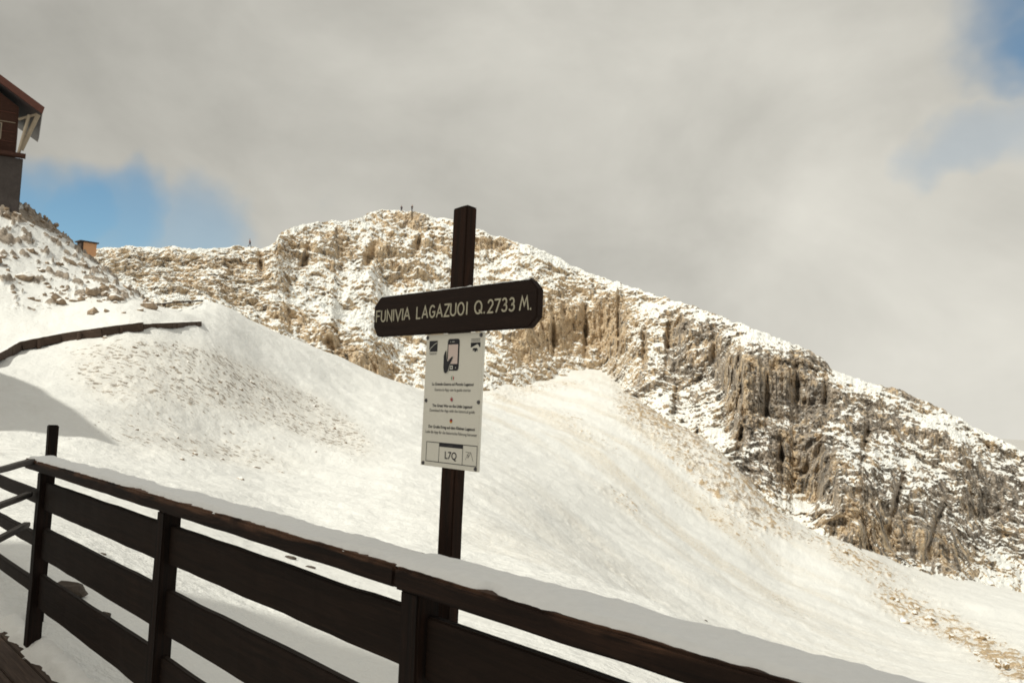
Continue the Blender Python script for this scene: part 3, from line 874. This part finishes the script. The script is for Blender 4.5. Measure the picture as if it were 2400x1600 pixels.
# phone in a hand
flat('phone_picture', [rrect(-2.291, -2.228, 0.112, 0.216, 0.010)], M['ink'])
flat('phone_screen', [rect(-2.2855, -2.2345, 0.134, 0.1975)], M['screen_pink'], 0.0014)
flat('phone_button', [rect(-2.2725, -2.2575, 0.1165, 0.1285)], M['white_print'], 0.0014)
flat('phone_light', [arc(-2.243, 0.1215, .002, .002, 0, 360, 8)[:-1]], M['white_print'], 0.0014)
flat('phone_speaker', [rect(-2.267, -2.254, 0.2055, 0.2072)], M['white_print'], 0.0014)
flat('phone_camera', [arc(-2.275, 0.2063, .0016, .0016, 0, 360, 8)[:-1]], M['white_print'], 0.0014)
flat('phone_button_centre', [rect(-2.2685, -2.2615, 0.1195, 0.1255)], M['ink'], 0.0020)
hand = [(-2.3075,0.162),(-2.302,0.173),(-2.296,0.179),(-2.2945,0.168),(-2.293,0.155),(-2.285,0.142),(-2.272,0.152),(-2.2615,0.1585),(-2.258,0.1555),(-2.262,0.147),(-2.270,0.137),(-2.276,0.126),(-2.281,0.112),(-2.287,0.105),(-2.296,0.1035),(-2.303,0.108),(-2.307,0.122)]
flat('hand_outline', [[(x + (0.0022 if x > -2.29 else -0.0015), z + (0.0015 if z > .12 else -0.001)) for x, z in hand]], M['white_print'], 0.0020)
flat('hand_picture', [hand], M['ink'], 0.0026)
# small emblems in the corners
flat('emblem', [rect(-2.393, -2.347, 0.176, 0.2125)], M['ink'])
flat('emblem_slope', [[(-2.393,0.176),(-2.391,0.183),(-2.383,0.190),(-2.374,0.1945),(-2.366,0.2005),(-2.347,0.207),(-2.347,0.2055),(-2.365,0.199),(-2.373,0.193),(-2.386,0.186),(-2.389,0.176)]], M['white_print'], 0.0014)
flat('emblem_caption', [rect(-2.391, -2.349, 0.1695, 0.1715), rect(-2.389, -2.351, 0.1662, 0.1672)], M['ink_soft'])
flat('emblem', [[(-2.170,0.201),(-2.122,0.201),(-2.122,0.186)] + arc(-2.146,0.186,.019,.0115,0,180,10) + [(-2.170,0.186)], [(-2.160,0.181),(-2.154,0.1835),(-2.140,0.1835),(-2.134,0.180),(-2.135,0.170),(-2.138,0.178),(-2.143,0.1715),(-2.145,0.179),(-2.150,0.1715),(-2.152,0.1785),(-2.157,0.173)]], M['ink'])
flat('emblem_caption', [rect(-2.169, -2.123, 0.2115, 0.2130), rect(-2.168, -2.124, 0.2085, 0.2095), rect(-2.169, -2.123, 0.2045, 0.2060)], M['ink_soft'])


# flags
def disc(x, z, r, lo, hi, vert=True):
    pts = arc(0, 0, r, r, 0, 360, 28)[:-1]
    if vert: return [(x + min(max(a_, lo*r), hi*r), z + b_) for a_, b_ in pts]
    return [(x + a_, z + min(max(b_, lo*r), hi*r)) for a_, b_ in pts]


fx, fr_ = -2.2565, 0.0073
flat('flag_white', [disc(fx, 0.0875, fr_, -1, 1)], M['white_print'], 0.0006)
flat('flag_green', [disc(fx, 0.0875, fr_, -1, -.33)], M['green'], 0.0012)
flat('flag_red', [disc(fx, 0.0875, fr_, .33, 1)], M['red'], 0.0012)
flat('flag_blue', [disc(fx, 0.0185, fr_, -1, 1)], M['blue'], 0.0006)
flat('flag_white', [line((fx-.005,.0235),(fx+.005,.0135),.0026), line((fx-.005,.0135),(fx+.005,.0235),.0026), rect(fx-.0072,fx+.0072,.0160,.0210), rect(fx-.0025,fx+.0025,.0113,.0257)], M['white_print'], 0.0010)
flat('flag_red', [rect(fx-.0072,fx+.0072,.0170,.0200), rect(fx-.0015,fx+.0015,.0113,.0257), line((fx-.005,.0235),(fx+.005,.0135),.0011), line((fx-.005,.0135),(fx+.005,.0235),.0011)], M['red'], 0.0015)
flat('flag_black', [disc(fx+.002, -0.0510, fr_, .33, 1, False)], M['ink'], 0.0006)
flat('flag_red', [disc(fx+.002, -0.0510, fr_, -.33, .33, False)], M['red'], 0.0009)
flat('flag_gold', [disc(fx+.002, -0.0510, fr_, -1, -.33, False)], M['gold'], 0.0012)


def text(name, s, xa_, xb_, zc, hgt, mat, parent, bold=0.0, y=None):
    cu = bpy.data.curves.new('t', 'FONT'); cu.body = s; cu.size = 1.0; cu.align_x = 'LEFT'; cu.resolution_u = 3
    cu.offset = bold
    ob = bpy.data.objects.new('t', cu); COL.objects.link(ob)
    bpy.context.view_layer.update()
    me = bpy.data.meshes.new_from_object(ob.evaluated_get(bpy.context.evaluated_depsgraph_get()))
    bpy.data.objects.remove(ob); bpy.data.curves.remove(cu)
    co = np.empty(len(me.vertices)*3, np.float32); me.vertices.foreach_get('co', co); co = co.reshape(-1, 3)
    mn, mx = co.min(0), co.max(0)
    o_ = np.empty_like(co)
    o_[:, 0] = xa_ + (co[:, 0]-mn[0])/(mx[0]-mn[0])*(xb_-xa_)
    o_[:, 2] = Z(zc) + (co[:, 1] - 0.33)*hgt/0.70
    o_[:, 1] = PY - 0.0008 if y is None else y
    me.vertices.foreach_set('co', o_.reshape(-1)); me.update()
    me.name = name; me.materials.clear()
    return link(name, me, mat, parent)


for s, xa_, xb_, zc, bold in (("La Grande Guerra sul Piccolo Lagazuoi", -2.367, -2.147, 0.068, .022), ("Scarica la App con la guida storica", -2.351, -2.161, 0.0495, .004),
                              ("The Great War on the Little Lagazuoi", -2.360, -2.149, -0.0030, .022), ("Download the App with the historical guide", -2.374, -2.135, -0.0190, .004),
                              ("Der Große Krieg auf dem Kleinen Lagazuoi", -2.376, -2.131, -0.0730, .022), ("Lade die App für die historische Führung herunter", -2.391, -2.119, -0.0905, .004)):
    text('text_line', s, xa_, xb_, zc, 0.0092, M['ink'] if bold > .01 else M['ink_soft'], panel, bold)
text('code_lettering', 'L7Q', -2.279, -2.217, -0.1625, 0.0235, M['ink'], panel, .012)
bx0, bx1, bz0, bz1, lw = -2.383, -2.114, -0.1885, -0.123, 0.0022
flat('code_frame', [rect(bx0,bx1,bz1-lw,bz1), rect(bx0,bx1,bz0,bz0+lw), rect(bx0,bx0+lw,bz0+lw,bz1-lw), rect(bx1-lw,bx1,bz0+lw,bz1-lw), rect(-2.3125,-2.3105,bz0+lw,bz1-lw), rect(-2.188,-2.186,bz0+lw,bz1-lw), rect(-2.3105,-2.188,bz1-.0135,bz1-lw)], M['ink'])
flat('code_header', [rect(-2.261, -2.237, bz1-.0092, bz1-.0060)], M['ink_soft'], 0.0014)
flat('sketch', [line(a_, b_, .0012) for a_, b_ in (((-2.172,-.1445),(-2.155,-.1465)),((-2.155,-.1465),(-2.172,-.1700)),((-2.166,-.1530),(-2.156,-.1560)),((-2.156,-.1560),(-2.160,-.1640)),((-2.155,-.1465),(-2.146,-.1450)),((-2.146,-.1450),(-2.133,-.1720)),((-2.160,-.1640),(-2.150,-.1530)),((-2.150,-.1530),(-2.146,-.1450)))], M['ink_soft'])
for x, z in ((-2.4045,0.2235),(-2.1195,0.2235),(-2.3965,0.0125),(-2.1180,0.0125),(-2.3965,-0.1955),(-2.1185,-0.1955)):
    mb = MB(); mb.tube((x, PY, Z(z)), (x, PY-0.004, Z(z)), 0.0066, 14, 0.0052); mb.build('bolt', M['bolt'], panel)

# ------------------------------------------------------------------ mountain hut at the upper left
hp = at(46.0, 470.0, 101.0)
hd = hp[:2] / np.linalg.norm(hp[:2])
hut = empty('mountain_hut', tuple(hp), math.atan2(hd[1], hd[0]) - math.pi/2)
tag(hut, 'brown timber mountain hut with overhanging red roof on a stone base at upper left', 'hut')
m = MB(); m.box(-15, 0.0, 0.0, 11, -4.0, 4.3, 0.05); m.build('stone_base', M['stonewall'], hut)
m = MB(); m.prism([(-14.9, 4.31), (-0.75, 4.31), (-0.75, 9.6), (-7.8, 14.3), (-14.9, 9.6)], 0.25, 10.8); hw = m.build('wall', M['hutwood'], hut)
for k in range(5):
    m = MB(); z = 4.9 + k*1.0; m.box(-14.7, -0.95, 0.18, 0.248, z - 0.03, z + 0.03); m.build('batten', M['fascia'] if k != 3 else M['strut'], hw)
for x in (-3.4, -6.6, -10.0):
    m = MB(); m.box(x, x + 1.3, 0.15, 0.24, 6.0, 7.7); wn = m.build('window', M['strut'], hw)
    m = MB(); m.box(x + .12, x + 1.18, 0.10, 0.149, 6.12, 7.58); m.build('pane', M['glass'], wn)
for s in (1, -1):
    m = MB()
    xs = lambda x: -7.8 + s*(x + 7.8)
    m.prism([(xs(-7.8), 14.75), (xs(1.30), 9.25), (xs(1.40), 9.75), (xs(-7.8), 15.35)], -1.0, 12)
    rf = m.build('roof', M['roof'], hut)
    m = MB(); m.prism([(xs(-7.8), 14.55), (xs(1.35), 8.95), (xs(1.5), 9.65), (xs(-7.8), 15.3)], -1.25, -1.003); m.build('fascia', M['fascia'], rf)
for x0_, z0_, x1_, z1_, r_ in ((1.0, 9.0, -0.25, 5.2, .22), (0.2, 8.8, -0.5, 4.5, .16), (0.9, 9.0, -0.7, 8.3, .14)):
    m = MB(); m.tube((x0_, -0.5, z0_), (x1_, 0.1, z1_), r_, 8); m.build('strut', M['strut'], hut)
m = MB(); m.box(-14, 0.2, -0.7, 0.15, 4.35, 4.7); m.build('balcony_floor', M['hutwood'], hut)

# small orange kiosk on the shoulder
kp = at(192 * K, 573 * K, 128.0); kd = kp[:2] / np.linalg.norm(kp[:2])
kiosk = empty('kiosk', tuple(kp), math.atan2(kd[1], kd[0]) - math.pi/2 + 0.35)
kiosk.scale = (0.8, 0.74, 0.62); tag(kiosk, 'small orange flat roofed shed on the shoulder between hill and ridge', 'shed')
m = MB(); m.box(-0.1, 2.05, 0.0, 2.0, -1.0, 1.62, 0.03); wl = m.build('wall', M['kiosk'], kiosk)
m = MB(); m.box(-0.45, -0.102, -0.1, 1.9, -1.0, 1.60, 0.02); m.build('dark_side', M['kiosk_dark'], kiosk)
m = MB(); m.box(-0.75, 2.3, -0.35, 2.3, 1.63, 1.90, 0.03); m.build('roof', M['kiosk_dark'], kiosk)

# ------------------------------------------------------------------ timber edging of the snow path
def path_edge(name, pts, label, th, snow_w, every=2.4):
    W = [at(x * K, y * K, math.hypot(*ground_at(x, y + 0.95 * th * 2005 / d)[:2]) - 0.25) for x, y, d in pts]
    root = empty(name, tuple(W[0])); tag(root, label, 'timber edging')
    for i in range(len(W) - 1):
        a_, b_ = Vector(W[i] - W[0]), Vector(W[i+1] - W[0]); d = b_ - a_; L = d.length
        o = beam('plank', M['plank'], root, 0.0, L - 0.02, -0.06, 0.06, -th * (0.8 + 0.3*random.random()), 0.0, 0.02, 0, 8, 0.02)
        o.location = a_; o.rotation_euler = d.to_track_quat('X', 'Z').to_euler()
        nst = max(1, int(L / every))
        for k in range(nst):
            q = a_ + d * ((k + 0.5) / nst); mb = MB(); mb.tube((q.x, q.y - 0.18, q.z - 0.15), (q.x, q.y - 0.26, q.z - th - random.uniform(.1, .5)), 0.15, 8)
            mb.build('stake', M['plank'], root)
    # the trodden snow of the path behind its edging
    if snow_w <= 0: return root
    n = 60
    ts = np.linspace(0, len(W) - 1, n); C = np.stack([np.interp(ts, range(len(W)), [w_[k] for w_ in W]) for k in range(3)], 1)
    ww = np.linspace(0, 1, 14)
    G = np.zeros((14, n, 3))
    for j, f in enumerate(ww):
        dv = C[:, :2] / np.linalg.norm(C[:, :2], axis=1, keepdims=True)
        G[j, :, :2] = C[:, :2] + dv * (0.05 + f * snow_w)
        G[j, :, 2] = C[:, 2] + 0.03 + f * f * snow_w * 0.10
    G[..., 2] += 0.10 * fbm(G, 1.1, 3) * ww[:, None]
    G[-1, :, 2] -= 0.6; G[0, :, 2] -= 0.10
    ps = link('snow_path', grid_mesh('snow_path', G, {}), M['snow']); tag(ps, kind='structure')
    return root


path_edge('path_edging', [(-60,838,63),(10,806,65),(48,784,66),(140,766,68),(232,752,70),(328,740,72)], 'long dark plank edging the snow path on the left below the hill', 0.62, 3.0)
path_edge('path_edging', [(329,744,72.5),(395,741,74),(462,738,76)], 'short low plank edging continuing the path to its right end', 0.42, 2.6)
path_edge('path_edging', [(352,699,93),(405,692,95),(466,689,98)], 'thin far log edging the upper bend of the path', 0.16, 0, 30)

# ------------------------------------------------------------------ loose rocks
def rock_mesh(seed, sub=2):
    bm = bmesh.new(); bmesh.ops.create_icosphere(bm, subdivisions=sub, radius=0.5)
    co = np.array([v.co[:] for v in bm.verts])
    n = fbm(co + seed*3.7, 0.75, 3, 0.55)
    # chop with a few planes so that faces look broken
    rng = np.random.default_rng(seed)
    co = co * (1 + 0.45*n[:, None]) * rng.uniform(0.65, 1.15, 3)
    for _ in range(5):
        d = rng.normal(size=3); d /= np.linalg.norm(d); k = rng.uniform(0.24, 0.38)
        s = co @ d; co = co - np.clip(s - k, 0, None)[:, None] * d
    for v, c in zip(bm.verts, co): v.co = c
    me = bpy.data.meshes.new('rock'); bm.to_mesh(me); bm.free()
    return me


RM = [rock_mesh(i, 1 if i < 6 else 2) for i in range(12)]
for me in RM[:6]: me.materials.append(M['stone'])
for me in RM[6:]: me.materials.append(M['stone'])
M['bare_stone'] = m_plain('bare_dark_stone', (0.075, 0.058, 0.046), 0.9, 9.0, 0.4, 0.01)
RB = [rock_mesh(70 + i, 2) for i in range(4)]
for me in RB: me.materials.append(M['bare_stone'])
RO = [rock_mesh(40 + i, 2) for i in range(6)]
for me in RO: me.materials.append(M['stone_ochre'])


def scatter(n, area, size, pool, label, group, sink=0.3):
    for _ in range(n):
        px, py = area()
        p = ground_at(px, py)
        o = link('rock', random.choice(pool), None)
        s = size()
        o.scale = (s * random.uniform(.8, 1.5), s * random.uniform(.8, 1.2), s * random.uniform(.6, 1.0))
        o.rotation_euler = (random.uniform(-.4, .4), random.uniform(-.4, .4), random.uniform(0, 6.28))
        o.location = (p[0], p[1], p[2] + s * (0.5 - sink) * 0.35)
        tag(o, label, 'rock', group)


def gauss_area(L):
    wts = [g_[-1] for g_ in L]
    def f():
        x, y, rx, ry, rot, _ = random.choices(L, wts)[0]
        u_, v_ = random.gauss(0, .6) * rx, random.gauss(0, .6) * ry
        c, n = math.cos(R(rot)), math.sin(R(rot))
        return x + u_*c - v_*n, y + u_*n + v_*c
    return f


HS = lambda: random.choice([.35, .45, .5, .6, .8, 1.1]) * random.uniform(.8, 1.3)
scatter(26, gauss_area([(50,500,70,20,15,1.2),(130,535,36,12,30,.6)]), HS, RM, 'dark brown rock in the rocky band just beneath the stone base of the hut', 'rocks in the band beneath the hut')
scatter(20, gauss_area([(70,585,70,26,10,1.0),(190,620,40,18,25,.7)]), HS, RM, 'brown rock in the snow midway up the hillside between hut and path', 'rocks midway up the hillside')
scatter(52, gauss_area([(110,665,120,30,12,2.0),(240,680,90,26,14,1.5)]), HS, RM, 'brown rock low on the hillside just above the plank edged path', 'rocks low on the hillside above the path')
scatter(75, gauss_area([(400,840,170,40,14,1.2),(560,890,180,60,24,2.0),(720,970,120,40,30,1.4),(250,840,90,40,20,.8),(520,1060,150,24,8,.5),(330,980,160,50,5,.4)]),
        lambda: random.choice([.12, .15, .2, .25, .32, .45]) * random.uniform(.8, 1.3), RM, 'small brown stone lying in the snow slope below the plank edged path', 'stones on the slope below the path', 0.75)
scatter(36, gauss_area([(2060,1390,70,22,30,1.0),(2180,1440,110,30,30,2.0),(2320,1530,80,30,32,1.5),(1990,1290,80,24,25,1.0)]),
        lambda: random.choice([.25, .35, .5, .8]) * random.uniform(.8, 1.3), RO, 'ochre boulder in the debris fan at the lower right of the snow slope', 'boulders in the lower right debris fan', 0.6)
for x, y, s, lb in ((235, 1269, .10, 'small stone in the snow seen through the upper gap of the left fence bay'), (243, 1407, .09, 'small stone in the snow seen through the lowest gap of the left fence bay'),
                    (623, 1251, .26, 'leftmost of three dark stones in the snow just under the handrail of the middle bay'), (670, 1279, .26, 'middle one of three dark stones in the snow under the handrail of the middle bay'),
                    (712, 1303, .24, 'rightmost of three dark stones in the snow under the handrail of the middle bay')):
    p = ground_at(x, y); o = link('rock', random.choice(RB), None); o.scale = (s*1.5, s*.8, s*.5); o.rotation_euler = (0, 0, 2.5); o.location = tuple(p); tag(o, lb, 'rock', 'stones in the snow behind the fence')
p = ground_at(1622, 1421); o = link('rock', RB[0], None); o.scale = (.28, .25, .2); o.location = p
tag(o, 'lone dark stone on the smooth snow just above the handrail at right', 'rock')
for x, y, s, lb in ((150, 1350, .26, 'rough brown clod behind the lowest fence gap beside the corner post'), (42, 1465, .16, 'small dark stone at the foot of the corner post')):
    p = ground_at(x, y); o = link('rock', RB[2 if s > .2 else 3], None); o.scale = (s*1.3, s, s*.8); o.location = tuple(p); tag(o, lb, 'rock')

# ------------------------------------------------------------------ people on the ridge
def skin_mesh(name, joints, edges, radii):
    me = bpy.data.meshes.new(name); me.from_pydata(joints, edges, [])
    ob = bpy.data.objects.new('t', me); COL.objects.link(ob)
    md = ob.modifiers.new('s', 'SKIN'); md.use_smooth_shade = True
    sv = me.skin_vertices[0].data
    for i, r in enumerate(radii): sv[i].radius = (r, r) if not isinstance(r, tuple) else r; sv[i].use_root = (i == 0)
    sb = ob.modifiers.new('d', 'SUBSURF'); sb.levels = 1
    bpy.context.view_layer.update()
    out_ = bpy.data.meshes.new_from_object(ob.evaluated_get(bpy.context.evaluated_depsgraph_get()))
    bpy.data.objects.remove(ob); out_.name = name
    return out_


def person(px, rz, jacket, label, lean=0.0, stride=0.12, py=None, off=0.0):
    p = ridge_top(px); p[2] += off
    t = empty('person', tuple(p), rz); tag(t, label, 'person')
    s = stride; ln = lean
    J = [(0,ln*.0,.96),(0,ln*.5,1.2),(0,ln,1.42),(0,ln*1.1,1.53),(0,ln*1.15-.01,1.64),(0,ln*1.15,1.74),
         (-.19,ln,1.40),(-.25,ln*.8-.04,1.13),(-.23,ln*.6-.16,.90),(-.22,ln*.6-.20,.82), (.19,ln,1.40),(.25,ln*.8+.02,1.13),(.24,ln*.6-.08,.90),(.23,ln*.6-.12,.82),
         (-.10,0,.90),(-.11,-s*.6,.50),(-.11,-s,.09),(-.11,-s-.14,.04), (.10,0,.90),(.11,s*.3,.50),(.11,s,.09),(.11,s-.14,.04)]
    E = [(0,1),(1,2),(2,3),(3,4),(4,5),(2,6),(6,7),(7,8),(8,9),(2,10),(10,11),(11,12),(12,13),(0,14),(14,15),(15,16),(16,17),(0,18),(18,19),(19,20),(20,21)]
    Rd = [.14,.14,.15,.06,.10,.085,.07,.05,.04,.04,.07,.05,.04,.04,.10,.065,.05,.045,.10,.065,.05,.045]
    link('body', skin_mesh('body', J, E, Rd), M['skin'], t)
    I = [0,1,2,6,7,8,10,11,12]
    mp = {k: n for n, k in enumerate(I)}
    link('jacket', skin_mesh('jacket', [J[i] for i in I], [(mp[a_], mp[b_]) for a_, b_ in E if a_ in mp and b_ in mp], [.185,.175,.185,.095,.075,.062,.095,.075,.062]), jacket, t)
    I = [0,14,15,16,18,19,20]; mp = {k: n for n, k in enumerate(I)}
    link('trousers', skin_mesh('trousers', [J[i] for i in I], [(mp[a_], mp[b_]) for a_, b_ in E if a_ in mp and b_ in mp], [.165,.125,.085,.07,.125,.085,.07]), M['trousers'], t)
    bmx = bmesh.new(); bmesh.ops.create_uvsphere(bmx, u_segments=12, v_segments=8, radius=.118)
    bmesh.ops.delete(bmx, geom=[v for v in bmx.verts if v.co.z < -.02 and v.co.y < .04], context='VERTS')
    bmesh.ops.translate(bmx, verts=bmx.verts[:], vec=(0, ln*1.15+.012, 1.70))
    me_ = bpy.data.meshes.new('hair'); bmx.to_mesh(me_); bmx.free(); link('hair', me_, M['hair'], t)
    for x, y in ((-.11, -s-.07), (.11, s-.07)):
        mb = MB(); mb.box(x-.055, x+.055, y-.14, y+.12, -.02, .11, .02); mb.build('boot', M['hair'], t)
    return t


person(927, 0.4, M['navy'], 'left and smaller of two dark clad people standing on the summit', 0.0, 0.05, off=-.25)
person(951, -0.3, M['charcoal'], 'right and taller looking of two dark clad people standing on the summit', 0.03, 0.08, off=0.0)
person(574, -1.2, M['maroon'], 'lone walker in a dark red jacket on the saddle left of the summit', -0.12, 0.28)

# ------------------------------------------------------------------ unseen cable car station, added behind the deck to shade fence and sign
b0 = np.array([SUN[0], SUN[1]]) / math.hypot(SUN[0], SUN[1])
bc = -4.3 * np.array([-b0[1], b0[0]]) if False else np.array([-0.9, 3.1])
sc_ = bc + b0 * 13.8
st = empty('shade_station', (sc_[0], sc_[1], -0.6), math.atan2(b0[1], b0[0]) - math.pi/2)
tag(st, 'unseen pale plastered cable car station added beside the terrace to shade its fence and sign', 'building')
m = MB(); m.box(-5.4, 5.4, 0, 9, 0, 16.3, 0.05); wl = m.build('wall', M['plaster'], st)
m = MB(); m.prism([(-6.0, 16.32), (6.0, 16.32), (6.0, 16.6), (0, 17.6), (-6.0, 16.6)], -0.6, 9.6); m.build('roof', M['roof'], st)
for i in range(4):
    for z in (2.2, 6.0, 9.6, 13.0):
        x = -4.8 + i*2.65
        m = MB(); m.box(x, x + 1.6, -0.06, -0.003, z, z + 1.9); wn = m.build('window', M['hutwood'], wl)
        m = MB(); m.box(x + .1, x + 1.5, -0.10, -0.062, z + .1, z + 1.8); m.build('pane', M['glass'], wn)

# unseen outbuilding added off the left edge to cast shade on the slope
sb = at(20 * K, 872 * K, 54.0) + SUN / SUN[2] * 10.5
sh = empty('shade_outbuilding', (sb[0], sb[1], 0.0), math.atan2(b0[1], b0[0]) - math.pi/2)
tag(sh, 'unseen timber outbuilding with a gabled roof added left of the snow slope to shade it', 'building')
zt = float(sb[2])
m = MB(); m.box(-11, 12, 0, 8, -6, zt - 2.0, 0.05); wl = m.build('wall', M['hutwood'], sh)
m = MB(); m.prism([(-11.6, zt - 1.98), (12.6, zt - 1.98), (12.6, zt - 1.6), (2, zt + 1.0), (-11.6, zt - 0.8)], -0.6, 8.6); m.build('roof', M['roof'], sh)
for i in range(3):
    m = MB(); m.box(-4 + i*3, -2.6 + i*3, -0.06, -0.003, 2.0, 3.6); wn = m.build('window', M['strut'], wl)
    m = MB(); m.box(-3.9 + i*3, -2.7 + i*3, -0.10, -0.062, 2.1, 3.5); m.build('pane', M['glass'], wn)
